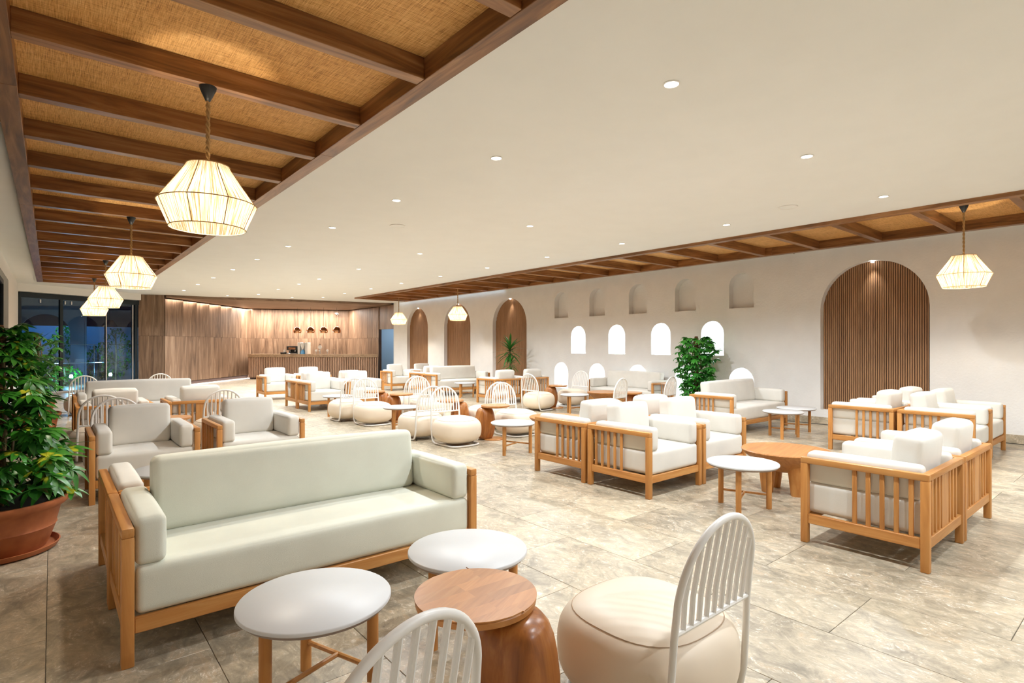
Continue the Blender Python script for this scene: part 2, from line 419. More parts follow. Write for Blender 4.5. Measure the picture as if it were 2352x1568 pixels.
# ------------------------------------------------------------------ right wall with arches and niches
def arch_pts(yc, w, z0, z1, n=22):
    r = w/2; pts = [(yc-r, z0), (yc+r, z0)]
    for i in range(n+1):
        a = PI*i/n; pts.append((yc+r*math.cos(a), z1-r+r*math.sin(a)))
    return pts
def slab_with_holes(name, outer, holes, x0, x1):
    cu = bpy.data.curves.new(name, 'CURVE'); cu.dimensions = '2D'; cu.fill_mode = 'BOTH'; cu.extrude = (x1-x0)/2
    for poly in [outer]+holes:
        sp = cu.splines.new('POLY'); sp.points.add(len(poly)-1); sp.use_cyclic_u = True
        for p, q in zip(sp.points, poly): p.co = (q[0], q[1], 0, 1)
    ob = bpy.data.objects.new(name, cu); COL.objects.link(ob)
    dg = bpy.context.evaluated_depsgraph_get(); me = bpy.data.meshes.new_from_object(ob.evaluated_get(dg))
    bpy.data.objects.remove(ob); bpy.data.curves.remove(cu); me.materials.clear()
    xm = (x0+x1)/2
    for v in me.vertices: u, vv, ww = v.co; v.co = (xm+ww, u, vv)
    return me
ARCHES = [(3.47, 1.68), (13.5, 1.68), (16.42, 1.66), (19.2, 1.62), (-2.0, 1.68)]
UP = [5.86, 7.19, 8.52, 9.84, 11.18]; MID = [6.52, 7.85, 9.18, 10.52]; LOW = UP
WEND = 21.15
holes = [arch_pts(y, wd, 0.27, 2.96) for y, wd in ARCHES]
holes += [arch_pts(y, 0.54, 2.25, 2.98, 14) for y in UP] + [arch_pts(y, 0.54, 1.25, 2.0, 14) for y in MID] + [arch_pts(y, 0.54, 0.27, 1.0, 14) for y in LOW]
wr = struct('wall_right', slab_with_holes('wall_right', [(BACKY, 0), (WEND, 0), (WEND, CEIL+0.05), (BACKY, CEIL+0.05)], holes, WALLX, WALLX+0.17), PLASTER,
            label='textured off-white plaster wall with tall arches and small arched niches')
link('niche_backing', box_mesh('niche_backing', (WALLX+0.17, BACKY, 0), (WALLX+0.32, WEND, CEIL+0.05)), PLASTER, wr)
for yc, wd in ARCHES:
    bm = bmesh.new(); r = wd/2; zc = 2.96-r; n = int(wd/0.034)
    for i in range(n):
        y = yc-r+wd*(i+0.5)/n; h = zc+math.sqrt(max(0.0004, r*r-(y-yc)**2))
        add_box(bm, (WALLX+0.134, y-0.011, 0.27), (WALLX+0.152, y+0.011, h+0.004))
    p = link('slat_panel', finish(bm, 'slat_panel', False), SLATW, wr); p['kind'] = 'stuff'; p['label'] = 'fine vertical brown wooden slats filling the arch'
    link('slat_backing', box_mesh('slat_backing', (WALLX+0.150, yc-r, 0.27), (WALLX+0.168, yc+r, 2.955)), SLATBACK, wr)
    if yc > 0:
        o = link('arch_spotlight', lathe_mesh('arch_spotlight', [(0.028, 0), (0.028, 0.03), (0.0, 0.03)], 16), LAMPFACE, wr, (WALLX+0.055, yc, 2.945), (PI, 0, 0))
        o.location.z = 2.955
        lamp('arch_spot', 'SPOT', (WALLX+0.05, yc, 2.90), 16, (1, 0.97, 0.92), None, spot_size=math.radians(70), spot_blend=0.9, shadow_soft_size=0.02)
for lst, z0, z1 in ((MID, 1.25, 2.0), (LOW, 0.27, 1.0)):
    for y in lst:
        pts = [(WALLX+0.150, a, b) for a, b in arch_pts(y, 0.52, z0+0.012, z1-0.012, 14)]
        link('led_strip', tube_mesh('led_strip', pts, 0.007, 6, True), LEDC, wr)
        lamp('niche_light', 'POINT', (WALLX+0.085, y, (z0+z1)/2), NICHE_W, (0.86, 0.96, 1.0), None, shadow_soft_size=0.04)
# skirting
sk = sempty('baseboard_right', 'brown stone skirting tiles along the plaster wall')
sme = box_mesh('skirting_tile', (WALLX-0.012, 0.001, 0.0), (WALLX, 1.219, 0.13), 0.002, 1)
y = BACKY
while y < WEND-1.3:
    link('skirting_tile', sme, SKIRT, sk, (0, y, 0)); y += 1.22
link('skirting_tile', box_mesh('skirting_tile_end', (WALLX-0.012, y, 0), (WALLX, WEND, 0.13), 0.002, 1), SKIRT, sk)

# ------------------------------------------------------------------ bar end: soffit, panel walls, corridor
SOF = 3.19
def poly_slab(name, pts, z0, z1):
    bm = bmesh.new(); lo = [bm.verts.new((x, y, z0)) for x, y in pts]; hi = [bm.verts.new((x, y, z1)) for x, y in pts]
    bm.faces.new(lo[::-1]); bm.faces.new(hi); n = len(pts)
    for i in range(n): bm.faces.new((lo[i], lo[(i+1) % n], hi[(i+1) % n], hi[i]))
    return finish(bm, name, False)
A0, A1, A2, A3 = Vector((2.37, 23.5)), Vector((3.1, 23.15)), Vector((7.0, 27.6)), Vector((WALLX, 25.8))
struct('trim_3', poly_slab('bar_soffit', [(3.15, 23.05), (4.5, 22.95), (5.73, 22.5), (7.67, 22.0), (WALLX+0.1, 21.45), (WALLX+0.1, 26.2), (7.0, 28.0), (3.0, 25.0)], SOF, CEIL+0.1),
       wood('veneer_soffit', 'x', PAN, kind='World', rough=0.5, sc=0.45, tone=0.05), label='dark wood veneer ceiling over the bar')
def panel_wall(name, a, b, npan, z_top, thick=0.03, saw=0.0, z0=0.0, split=1.82, label=None, mat=PANEL_W):
    root = sempty(name, label); dv = (b-a); L = dv.length; ang = math.atan2(dv.y, dv.x)
    back = link('backing', box_mesh('backing', (0, 0.02, 0), (L, 0.12, z_top+0.05)), SLATBACK, root, (a.x, a.y, 0), (0, 0, ang))
    pw = L/npan
    for i in range(npan):
        for za, zb in ((z0, split), (split, z_top)):
            me = box_mesh('wood_panel', (0.0015, -thick, za+0.0025), (pw-0.0015, 0, zb-0.0025), 0.002, 1)
            o = link('wood_panel', me, mat, root, (a.x+dv.x*i/npan, a.y+dv.y*i/npan, 0), (0, 0, ang-saw))
    return root
panel_wall('wall_panelled_front', A0, A1, 2, CEIL, label='short wood veneer wall beside the glazing')
panel_wall('wall_panelled_side', A1, A2, 7, SOF-0.05, saw=math.radians(9), z0=0.14, label='angled wall of stepped brown veneer panels lit along top and bottom')
panel_wall('wall_back', A2, A3, 8, SOF-0.02, label='bright washed wood veneer wall behind the bar counter')
panel_wall('wall_bar_side', A3, Vector((WALLX, 22.5)), 6, SOF-0.02, label='darker wood veneer side wall at the end of the bar')
def strip_light(a, b, z, power, col, name, ang_down=0.0, width=0.05, inward=0.12):
    mid = (a+b)/2; L = (b-a).length; ang = math.atan2((b-a).y, (b-a).x)
    o = lamp(name, 'AREA', (mid.x, mid.y, z), power, col, None, shape='RECTANGLE', size=L, size_y=width)
    o.rotation_euler = (ang_down, 0, ang); return o
nrm = Vector(((A3-A2).y, -(A3-A2).x)).normalized()
off = nrm*0.75
strip_light(A2+off, A3+off, SOF-0.02, 260, (1.0, 0.92, 0.82), 'bar_cove', 0.0)
n2 = Vector(((A2-A1).y, -(A2-A1).x)).normalized()
strip_light(A1+n2*0.16, A2+n2*0.16, SOF-0.02, 50, (1.0, 0.88, 0.76), 'panel_cove', 0.0)
strip_light(A1+n2*0.10, A2+n2*0.10, 0.12, 26, (0.92, 0.94, 1.0), 'panel_plinth_light', 0.0)
# corridor opening in the line of the right wall
hd = struct('wall_corridor', box_mesh('corridor_header', (WALLX, WEND, 2.19), (WALLX+0.15, 22.5, SOF+0.02)), wood('veneer_header', 'z', PAN, kind='World', sc=0.45), label='wood header above the corridor opening')
link('corridor_backing', box_mesh('corridor_backing', (WALLX+2.4, 20.4, 0), (WALLX+2.5, 24.5, 2.6)), BLUEW, hd)
link('corridor_side', box_mesh('corridor_side', (WALLX+0.32, 23.4, 0), (WALLX+2.4, 23.5, 2.6)), BLUEW, hd)
link('corridor_side', box_mesh('corridor_side_b', (WALLX+0.32, 20.3, 0), (WALLX+2.4, 20.4, 2.6)), BLUEW, hd)
link('corridor_ceiling', box_mesh('corridor_ceiling', (WALLX+0.15, 20.3, 2.5), (WALLX+2.5, 23.5, 2.6)), WHITEW, hd)
lamp('corridor_lamp', 'POINT', (WALLX+1.3, 22.0, 2.35), 30, (0.62, 0.80, 1.0), None, shadow_soft_size=0.1)
# cool cove between rattan panel and wall at the far end
o = lamp('wall_cove', 'AREA', (WALLX-0.065, 17.2, PANEL+0.03), 2.5, (0.50, 0.76, 1.0), None, shape='RECTANGLE', size=0.05, size_y=7.0)
o = lamp('header_wash', 'SPOT', (WALLX-0.6, 21.8, 3.1), 30, (0.72, 0.62, 1.0), None, spot_size=math.radians(90), spot_blend=1.0, shadow_soft_size=0.05)
o.rotation_euler = (0, math.radians(40), 0)

# ------------------------------------------------------------------ glazing wall, left wall, rear wall
G0, G1 = Vector((LEFTX, 21.8)), Vector((2.37, 23.5))
ga = math.atan2((G1-G0).y, (G1-G0).x); GL = (G1-G0).length
gw = sempty('window_1', 'tall dark-framed glass wall looking onto the night garden', (G0.x, G0.y, 0)); gw.rotation_euler = (0, 0, ga)
HT = 3.06
link('window_head', box_mesh('window_head', (0, -0.04, HT-0.16), (GL, 0.06, HT), 0.004, 1), DARKF, gw)
link('window_sill', box_mesh('window_sill', (0, -0.03, 0), (GL, 0.05, 0.06), 0.004, 1), STEEL, gw)
for x, wd, m in ((0.03, 0.07, DARKF), (1.12, 0.09, DARKF), (GL-0.10, 0.10, DARKF), (GL-0.22, 0.04, STEEL), (2.45, 0.035, STEEL)):
    link('mullion', box_mesh('mullion', (x-wd/2, -0.03, 0.06), (x+wd/2, 0.05, HT-0.16), 0.003, 1), m, gw)
gx = [0.065, 1.075, 1.165, 1.80, 1.806, 2.43, 2.47, GL-0.24]
for a, b in ((0.065, 1.075), (1.165, 1.797), (1.803, 2.432), (2.468, GL-0.24)):
    link('glass_pane', box_mesh('glass_pane', (a, 0.0, 0.06), (b, 0.012, HT-0.16)), GLASS, gw)
clampm = box_mesh('glass_clamp', (-0.02, -0.035, 0), (0.02, -0.001, 0.11), 0.004, 1)
for x in (0.55, 1.22, 1.40, 1.86, 2.38, 2.75): link('glass_clamp', clampm, STEEL, gw, (x, 0, HT-0.30))
bm = bmesh.new(); add_box(bm, (-0.3, -0.30, HT), (GL-0.12, 0.2, CEIL+0.02))
o = struct('trim_4', finish(bm, 'bulkhead', False), WHITEW, (G0.x, G0.y, 0), 'white bulkhead above the glass wall'); o.rotation_euler = (0, 0, ga)
wl = struct('wall_left', slab_with_holes('wall_left', [(BACKY, 0), (21.95, 0), (21.95, CEIL+0.05), (BACKY, CEIL+0.05)], [[(4.2, 0.08), (17.0, 0.08), (17.0, 2.95), (4.2, 2.95)]], LEFTX-0.22, LEFTX), WHITEW,
            label='white painted side wall with a long window')
w2 = sempty('window_2', 'long dark-framed side window behind the plants')
for z0, z1 in ((0.08, 0.16), (2.85, 2.95)):
    link('window_frame', box_mesh('window_frame', (LEFTX-0.16, 4.2, z0), (LEFTX-0.08, 17.0, z1), 0.004, 1), DARKF, w2)
for yy in (4.24, 7.4, 10.6, 13.8, 16.96):
    link('mullion', box_mesh('mullion', (LEFTX-0.16, yy-0.04, 0.16), (LEFTX-0.08, yy+0.04, 2.85), 0.004, 1), DARKF, w2)
for a, b in ((4.28, 7.36), (7.44, 10.56), (10.64, 13.76), (13.84, 16.92)):
    link('glass_pane', box_mesh('glass_pane', (LEFTX-0.126, a, 0.16), (LEFTX-0.114, b, 2.85)), GLASS, w2)
struct('wall_rear', box_mesh('wall_rear', (LEFTX-0.22, BACKY-0.15, 0), (WALLX+0.32, BACKY, CEIL+0.2)), PLASTER, label='plain wall behind the viewer')

# ------------------------------------------------------------------ downlights and ceiling fittings
ring_me = lathe_mesh('trim_ring', [(0.058, 0.0), (0.062, -0.004), (0.050, -0.007), (0.046, 0.0)], 24, 1.2, caps=False)
lens_me = lathe_mesh('lens', [(0.0, -0.003), (0.047, -0.003), (0.047, 0.0)], 24)
DL = [(3.33, y) for y in (2.27, 4.25, 6.28, 8.35, 10.42, 12.42, 14.43, 16.5, 18.55, 20.8)]
DL += [(7.82, y) for y in (2.32, 4.37, 6.36, 8.3, 10.33, 12.35, 14.45, 16.45, 18.5, 20.5)]
DL += [(5.60, y) for y in (6.32, 9.6, 12.44, 14.95, 16.55, 18.5, 20.7)] + [(6.95, 21.3), (4.9, 22.0)]
DLX = [(3.33, 0.25), (7.82, 0.3), (3.33, -1.8), (7.82, -1.8), (5.6, 2.3), (5.6, -0.8)]
def ordn(i): return ['first', 'second', 'third', 'fourth', 'fifth', 'sixth', 'seventh', 'eighth', 'ninth', 'tenth'][i]
cnt = {}
for i, (x, y) in enumerate(DL+DLX):
    row = 'row beside the long rattan panel' if x < 4 else ('row beside the narrow rattan panel' if x > 7.5 else 'middle row')
    cnt[row] = cnt.get(row, -1)+1
    if i < len(DL): lab = 'recessed ceiling downlight, %s from the front in the %s' % (ordn(cnt[row]), row)
    else: lab = 'recessed ceiling downlight out of view behind the viewer, %s of these' % ordn(i-len(DL))
    if x == 6.95: lab = 'recessed ceiling downlight in front of the middle of the bar soffit'
    if x == 4.9: lab = 'recessed ceiling downlight in front of the stepped veneer panels'
    t = thing('downlight', lab, 'downlight', (x, y, CEIL), 0, 'recessed ceiling downlights')
    link('trim_ring', ring_me, WMETAL, t); link('lens', lens_me, LAMPFACE, t)
    lamp('downlight_beam', 'SPOT', (0, 0, -0.03), SPOT_W, NEUT, t, spot_size=math.radians(150), spot_blend=0.55, shadow_soft_size=0.045)
for (x, y), lab in (((7.45, 3.3), 'flat round white ceiling speaker beside the narrow rattan panel'), ((4.05, 7.6), 'flat round white ceiling speaker in the middle of the ceiling')):
    t = thing('ceiling_speaker', lab, 'ceiling speaker', (x, y, CEIL))
    link('bezel', lathe_mesh('bezel', [(0.12, 0), (0.122, -0.008), (0.108, -0.012), (0.1, -0.006)], 32, 1.2, caps=False), WMETAL, t)
    link('grille', lathe_mesh('grille', [(0.0, -0.007), (0.1, -0.007), (0.1, 0)], 32), CEILM, t)
for (x, y), lab in (((10.99, 4.75), 'small sprinkler head at the wall edge by the large arch'), ((10.99, 7.5), 'small sprinkler head at the wall edge above the niches')):
    t = thing('sprinkler', lab, 'sprinkler', (x, y, CEIL))
    link('stem', lathe_mesh('stem', [(0.012, 0), (0.008, -0.05), (0.0, -0.05)], 10), STEEL, t); link('deflector', lathe_mesh('deflector', [(0.0, -0.056), (0.02, -0.054), (0.02, -0.05), (0, -0.05)], 12), STEEL, t)

# ------------------------------------------------------------------ pendant lamps
def pendant(x, y, ztop, label):
    t = thing('pendant_lamp', label, 'pendant lamp', (x, y, ztop), 0, 'raffia pendant lamps')
    drop = ztop-2.69
    link('canopy', lathe_mesh('canopy', [(0.055, 0), (0.05, -0.02), (0.014, -0.10), (0.0, -0.10)], 20, 1.2), BLACK, t)
    for ph in (0, PI):
        pts = [(0.008*math.cos(ph+k*0.9), 0.008*math.sin(ph+k*0.9), -0.09-(drop-0.06)*k/40) for k in range(41)]
        link('rope_cord', tube_mesh('rope_cord', pts, 0.008, 6), ROPE, t)
    zz = -drop
    prof = [(0.135, 0.0), (0.15, -0.03), (0.225, -0.145), (0.305, -0.262), (0.235, -0.43)]
    sh = link('shade', lathe_mesh('shade', prof, 60, 0.5, caps=False), SHADE, t, (0, 0, zz))
    bm = bmesh.new()
    for r, z in ((0.307, -0.262), (0.237, -0.43), (0.136, 0.0)):
        add_tube(bm, [(r*math.cos(2*PI*k/40), r*math.sin(2*PI*k/40), z) for k in range(40)], 0.0035, 5, True)
    for k in range(8):
        a = 2*PI*k/8+0.2; add_tube(bm, [(p[0]*1.008*math.cos(a), p[0]*1.008*math.sin(a), p[1]) for p in prof], 0.003, 5)
    link('wire_frame', finish(bm, 'wire_frame'), BLACK if False else ROPE, sh)
    bl = link('bulb', lathe_mesh('bulb', [(0.0, -0.06), (0.03, -0.05), (0.042, -0.02), (0.03, 0.02), (0.016, 0.05), (0.0, 0.05)], 16, 3), BULB, t, (0, 0, zz-0.20))
    lamp('pendant_light', 'POINT', (0, 0, zz-0.27), SHADE_W, (1.0, 0.90, 0.74), t, shadow_soft_size=0.05)
    return t
pendant(0.83, 4.28, PANEL+0.004, 'large raffia pendant lamp nearest the viewer under the long rattan panel')
pendant(0.85, 9.28, PANEL+0.004, 'second raffia pendant lamp under the long rattan panel')
pendant(0.87, 14.28, PANEL+0.004, 'third raffia pendant lamp under the long rattan panel')
pendant(0.87, 18.28, PANEL+0.004, 'farthest raffia pendant lamp, in front of the glass wall')
pendant(9.62, 1.90, PANEL+0.15, 'raffia pendant lamp beside the big arch')
pendant(9.75, 14.4, PANEL+0.15, 'raffia pendant lamp in front of the third arch')
pendant(9.85, 18.4, PANEL+0.15, 'small far raffia pendant lamp near the corridor opening')

# ------------------------------------------------------------------ furniture prototypes
def seat_proto(Wd, fabric, piping=False):
    D, AH = 0.79, 0.63; hx, hy = Wd/2, D/2; t = 0.05; parts = []
    leg = box_mesh('leg', (-t/2, -t/2, 0), (t/2, t/2, AH-0.045), 0.006, 2)
    def P(n, me, m, subs=None): parts.append((n, me, m, subs or []))
    for sx in (-1, 1):
        for sy in (-1, 1):
            c = (sx*(hx-t/2), sy*(hy-t/2))
            P('leg', box_mesh('leg', (c[0]-t/2, c[1]-t/2, 0), (c[0]+t/2, c[1]+t/2, AH-0.044), 0.006, 2), HONEY['z'])
        P('arm_rail', box_mesh('arm_rail', (sx*(hx-t/2)-t/2, -hy, AH-0.045), (sx*(hx-t/2)+t/2, hy, AH), 0.008, 2), HONEY['y'])
        P('side_rail', box_mesh('side_rail', (sx*(hx-t/2)-0.017, -hy+t, 0.145), (sx*(hx-t/2)+0.017, hy-t, 0.215), 0.004, 1), HONEY['y'])
        for f in (0.45, 0.555, 0.66, 0.765, 0.87):
            y = -hy+D*f
            P('slat', box_mesh('slat', (sx*(hx-t/2)-0.009, y-0.014, 0.21), (sx*(hx-t/2)+0.009, y+0.014, AH-0.043), 0.003, 1), HONEY['z'])
    P('back_rail', box_mesh('back_rail', (-hx+t, hy-t, AH-0.045), (hx-t, hy, AH), 0.008, 2), HONEY['x'])
    P('lower_back_rail', box_mesh('lower_back_rail', (-hx+t, hy-t/2-0.017, 0.145), (hx-t, hy-t/2+0.017, 0.215), 0.004, 1), HONEY['x'])
    P('front_rail', box_mesh('front_rail', (-hx+t, -hy+t/2-0.017, 0.145), (hx-t, -hy+t/2+0.017, 0.215), 0.004, 1), HONEY['x'])
    iw = Wd-2*t
    for u in (-1, 1):
        for k in range(3):
            x = u*(0.13+0.085*k) if Wd < 1.2 else u*(hx*0.45+0.16*k)
            P('slat', box_mesh('slat', (x-0.014, hy-t/2-0.009, 0.21), (x+0.014, hy-t/2+0.009, AH-0.043), 0.003, 1), HONEY['z'])
    bw = 0.085 if Wd < 1.2 else hx*0.3
    P('back_board', box_mesh('back_board', (-bw, hy-t/2-0.009, 0.21), (bw, hy-t/2+0.009, AH-0.043), 0.003, 1), HONEY['z'])
    def piping_of(size, c, r=0.0028, tilt=0.0):
        sx, sy, sz = size[0]/2-0.008, size[1]/2, size[2]/2-0.008
        R = Matrix.Rotation(tilt, 4, 'X')
        pts = []; cr = 0.035
        for (qx, qz, a0) in ((sx-cr, sz-cr, 0), (-sx+cr, sz-cr, PI/2), (-sx+cr, -sz+cr, PI), (sx-cr, -sz+cr, 1.5*PI)):
            for k in range(5): a = a0+PI/2*k/4; pts.append(R @ Vector((qx+cr*math.cos(a), -sy+0.022, qz+cr*math.sin(a))) + Vector(c))
        return tube_mesh('piping', pts, r, 5, True)
    s1 = (iw-0.006, 0.735, 0.225)
    P('seat_cushion', cushion_mesh('seat_cushion', s1, 0.035, (0, 0.006, 0.014), 9, (0, -0.012, 0.218+0.1125)), fabric)
    for sx in (-1, 1):
        s2 = (0.125, 0.715, 0.225); c2 = (sx*(iw/2-0.066), -0.018, 0.442+0.112)
        P('arm_cushion', cushion_mesh('arm_cushion', s2, 0.032, (0.010, 0.006, 0.006), 7, c2), fabric, [('piping', piping_of(s2, c2), PIPE)] if piping else None)
    bwid = iw-0.27; s3 = (bwid, 0.175, 0.405); c3 = (0, 0.210, 0.437+0.2025)
    P('back_cushion', cushion_mesh('back_cushion', s3, 0.042, (0.004, 0.022, 0.012), 9, c3, -0.10), fabric, [('piping', piping_of(s3, c3, 0.0028, -0.10), PIPE)] if piping else None)
    return parts
ARM = seat_proto(0.90, CREAM); BENCH = [p for p in seat_proto(1.96, CREAM) if p[0] != 'back_cushion']; SOFA_S = seat_proto(1.96, SAGE, True); SOFA_C = seat_proto(1.96, CREAM)
def seat(kind, xa, yfront, face, label, group=None):
    """xa = lowest x of the footprint, yfront = y of the front edge; face '-' looks towards -Y, '+' towards +Y"""
    proto, Wd, nm, cat = {'a': (ARM, 0.90, 'armchair', 'armchair'), 's': (SOFA_S, 1.96, 'sofa', 'sofa'), 'c': (SOFA_C, 1.96, 'sofa', 'sofa'), 'b': (BENCH, 1.96, 'daybed', 'daybed')}[kind]
    yc = yfront+0.395 if face == '-' else yfront-0.395
    return spawn(proto, nm, label, cat, (xa+Wd/2, yc, 0), 0 if face == '-' else PI, group)
GA = 'cream armchairs with honey wood frames'; GS = 'cream sofas with honey wood frames'

def pouf_proto():
    parts = []
    prof = []
    for k in range(25):
        a = -PI/2+PI*k/24; e = 0.62
        r = 0.352*abs(math.cos(a))**e; z = 0.225+0.195*math.copysign(abs(math.sin(a))**0.72, math.sin(a))
        prof.append((max(r, 0.0 if k in (0, 24) else 0.001), z))
    prof[0] = (0.0, 0.03); prof[-1] = (0.0, 0.425)
    sq = lambda a, z: (abs(math.cos(a))**2.7+abs(math.sin(a))**2.7)**(-1/2.7)*0.955
    p = lathe_mesh('pouf', prof, 56, 3.0, fr=sq)
    seam = tube_mesh('seam', [(0.2925*sq(2*PI*k/48, 0)*math.cos(2*PI*k/48), 0.2925*sq(2*PI*k/48, 0)*math.sin(2*PI*k/48), 0.371) for k in range(48)], 0.0025, 5, True)
    parts.append(('pouf', p, LEATHER, [('seam', seam, SEAM)]))
    hw = 0.248
    side = []
    for k in range(9): a = PI/2*k/8; side.append((0.24*math.sin(a), -0.30+0.10*(1-math.cos(a)) , 0.017))
    side += [(0.252, -0.05, 0.017), (0.254, 0.12, 0.017), (0.256, 0.20, 0.02), (0.257, 0.245, 0.04), (0.257, 0.270, 0.09), (0.256, 0.285, 0.16), (0.254, 0.294, 0.30), (hw, 0.302, 0.45), (hw-0.003, 0.314, 0.57)]
    arch = []
    for k in range(1, 17): a = PI*k/16/2; arch.append(((hw-0.006)*math.cos(a), 0.316+0.045*math.sin(a), 0.585+0.245*math.sin(a)))
    half = side+arch
    path = [(-x, y, z) for x, y, z in half][:0] + half[1:] + [(-x, y, z) for x, y, z in half[::-1][1:]]
    parts.append(('hoop_frame', tube_mesh('hoop_frame', path, 0.0135, 10, True), WMETAL))
    parts.append(('crossbar', tube_mesh('crossbar', [(-hw, 0.303, 0.46), (hw, 0.303, 0.46)], 0.011, 8), WMETAL))
    for k in range(9):
        x = hw*(-0.82+1.64*k/8); zt = 0.585+0.245*math.sqrt(max(0, 1-(x/(hw-0.006))**2)); yt = 0.316+0.045*(zt-0.585)/0.245
        parts.append(('slat', tube_mesh('slat', [(x*0.97, 0.303, 0.46), (x, 0.314, 0.57), (x, yt, zt-0.004)], 0.0098, 8), WMETAL))
    for a in (-2.3, -0.85, 0.9, 2.25):
        parts.append(('foot_pad', lathe_mesh('foot_pad', [(0.012, 0), (0.012, 0.012), (0, 0.012)], 10), BLACK))
        me = parts[-1][1]; me.transform(Matrix.Translation((0.25*math.sin(a)*1.0, -0.235 if abs(a) < 1.5 else 0.2, 0)))
    return parts
POUF = pouf_proto()
def pouf(x, y, rz, label): return spawn(POUF, 'pouf_chair', label, 'chair', (x, y, 0), rz, 'pouf chairs with white spindle backs')

def white_table_proto():
    top = lathe_mesh('table_top', [(0.0, 0.400), (0.296, 0.400), (0.303, 0.405), (0.303, 0.414), (0.299, 0.419), (0.0, 0.420)], 64, 0.9)
    under = lathe_mesh('under_disc', [(0.0, 0.388), (0.288, 0.388), (0.294, 0.400), (0.0, 0.400)], 48, 0.9)
    parts = [('table_top', top, LAMIN), ('under_disc', under, EDGE)]
    L = [(0.235*math.cos(a), 0.235*math.sin(a)) for a in (math.radians(200), math.radians(320), math.radians(80))]
    for x, y in L: parts.append(('leg', tube_mesh('leg', [(x, y, 0), (x, y, 0.2), (x, y, 0.39)], 0.0235, 14), HONEY['z']))
    a, b, c = [Vector((x, y, 0.125)) for x, y in L]; m = (b+c)/2
    parts.append(('stretcher', tube_mesh('stretcher', [b, m, c], 0.0105, 8), HONEY['x'])); parts.append(('stretcher', tube_mesh('stretcher', [m, a], 0.0105, 8), HONEY['x']))
    return parts
WT = white_table_proto()
def wtable(x, y, rz, label): return spawn(WT, 'coffee_table', label, 'coffee table', (x, y, 0), math.radians(rz), 'round white coffee tables')
def side_table_proto():
    fr = lambda a, z: 1+0.035*math.cos(3*a+0.6)+0.02*math.cos(5*a)
    prof = [(0.0, 0.018), (0.108, 0.018), (0.125, 0.05), (0.147, 0.12), (0.160, 0.20), (0.160, 0.28), (0.150, 0.36), (0.138, 0.42), (0.122, 0.46), (0.10, 0.485), (0.055, 0.50), (0.0, 0.503)]
    parts = [('trunk', lathe_mesh('trunk', prof, 40, 3, fr=fr), TRUNK)]
    parts[0][1].transform(Matrix.Translation((0, -0.11, 0)))
    top = lathe_mesh('table_top', [(0.0, 0.500), (0.20, 0.500), (0.222, 0.508), (0.225, 0.528), (0.221, 0.533), (0.0, 0.534)], 56, 0.7); top.transform(Matrix.Translation((0, 0.055, 0)))
    base = lathe_mesh('base_plate', [(0.0, 0.0), (0.165, 0.0), (0.167, 0.012), (0.16, 0.019), (0.0, 0.02)], 40, 0.7); base.transform(Matrix.Translation((0, 0.02, 0)))
    parts += [('table_top', top, TOPW), ('base_plate', base, TOPW)]
    return parts
ST = side_table_proto()
def butcher_top():
    subs = []; R = 0.2255; n = 7; rng = random.Random(3)
    for i in range(n):
        xa, xb = -R+2*R*i/n, -R+2*R*(i+1)/n
        cut = rng.uniform(-0.10, 0.10)
        for lo, hi in ((-R, cut), (cut, R)):
            pts_hi, pts_lo = [], []
            for k in range(9):
                x = xa+(xb-xa)*k/8; h = math.sqrt(max(0, R*R-x*x))
                pts_hi.append((x, max(lo, min(hi, h)))); pts_lo.append((x, min(hi, max(lo, -h))))
            poly = [q for q in pts_lo+pts_hi[::-1]]
            poly = [q for k, q in enumerate(poly) if (Vector(q)-Vector(poly[k-1])).length > 1e-5]
            if len(poly) < 3: continue
            me = poly_slab('plank', poly, 0.5335, 0.5375); me.transform(Matrix.Translation((0, 0.055, 0)) @ Matrix.Rotation(math.radians(62), 4, 'Z'))
            subs.append(('plank', me, PLANKM))
    return subs
PLANKM = wood('butcher_plank', 'x', [(0.35, 0.135, 0.035), (0.48, 0.205, 0.06), (0.58, 0.285, 0.10)], rough=0.35, tone=0.17)
ST_NEAR = [p if p[0] != 'table_top' else (p[0], p[1], p[2], butcher_top()) for p in ST]
def stable(x, y, rz, label): return spawn(ST, 'side_table', label, 'side table', (x, y, 0), math.radians(rz), 'carved wooden side tables')
def low_table_proto():
    parts = [('table_top', lathe_mesh('table_top', [(0.0, 0.21), (0.16, 0.215), (0.22, 0.245), (0.30, 0.31), (0.375, 0.365), (0.405, 0.395), (0.412, 0.412), (0.405, 0.42), (0.0, 0.421)], 64, 0.6), TOPW)]
    for k in range(4):
        a = PI/4+k*PI/2; x, y = 0.19*math.cos(a), 0.19*math.sin(a)
        me = lathe_mesh('leg', [(0.0, 0.0), (0.05, 0.0), (0.053, 0.006), (0.075, 0.20), (0.09, 0.29), (0.0, 0.29)], 20, 0.9); me.transform(Matrix.Translation((x, y, 0)))
        parts.append(('leg', me, HONEY['z']))
    return parts
LT = low_table_proto()
def ltable(x, y, rz, label): return spawn(LT, 'low_table', label, 'low table', (x, y, 0), math.radians(rz), 'low round wooden tables')

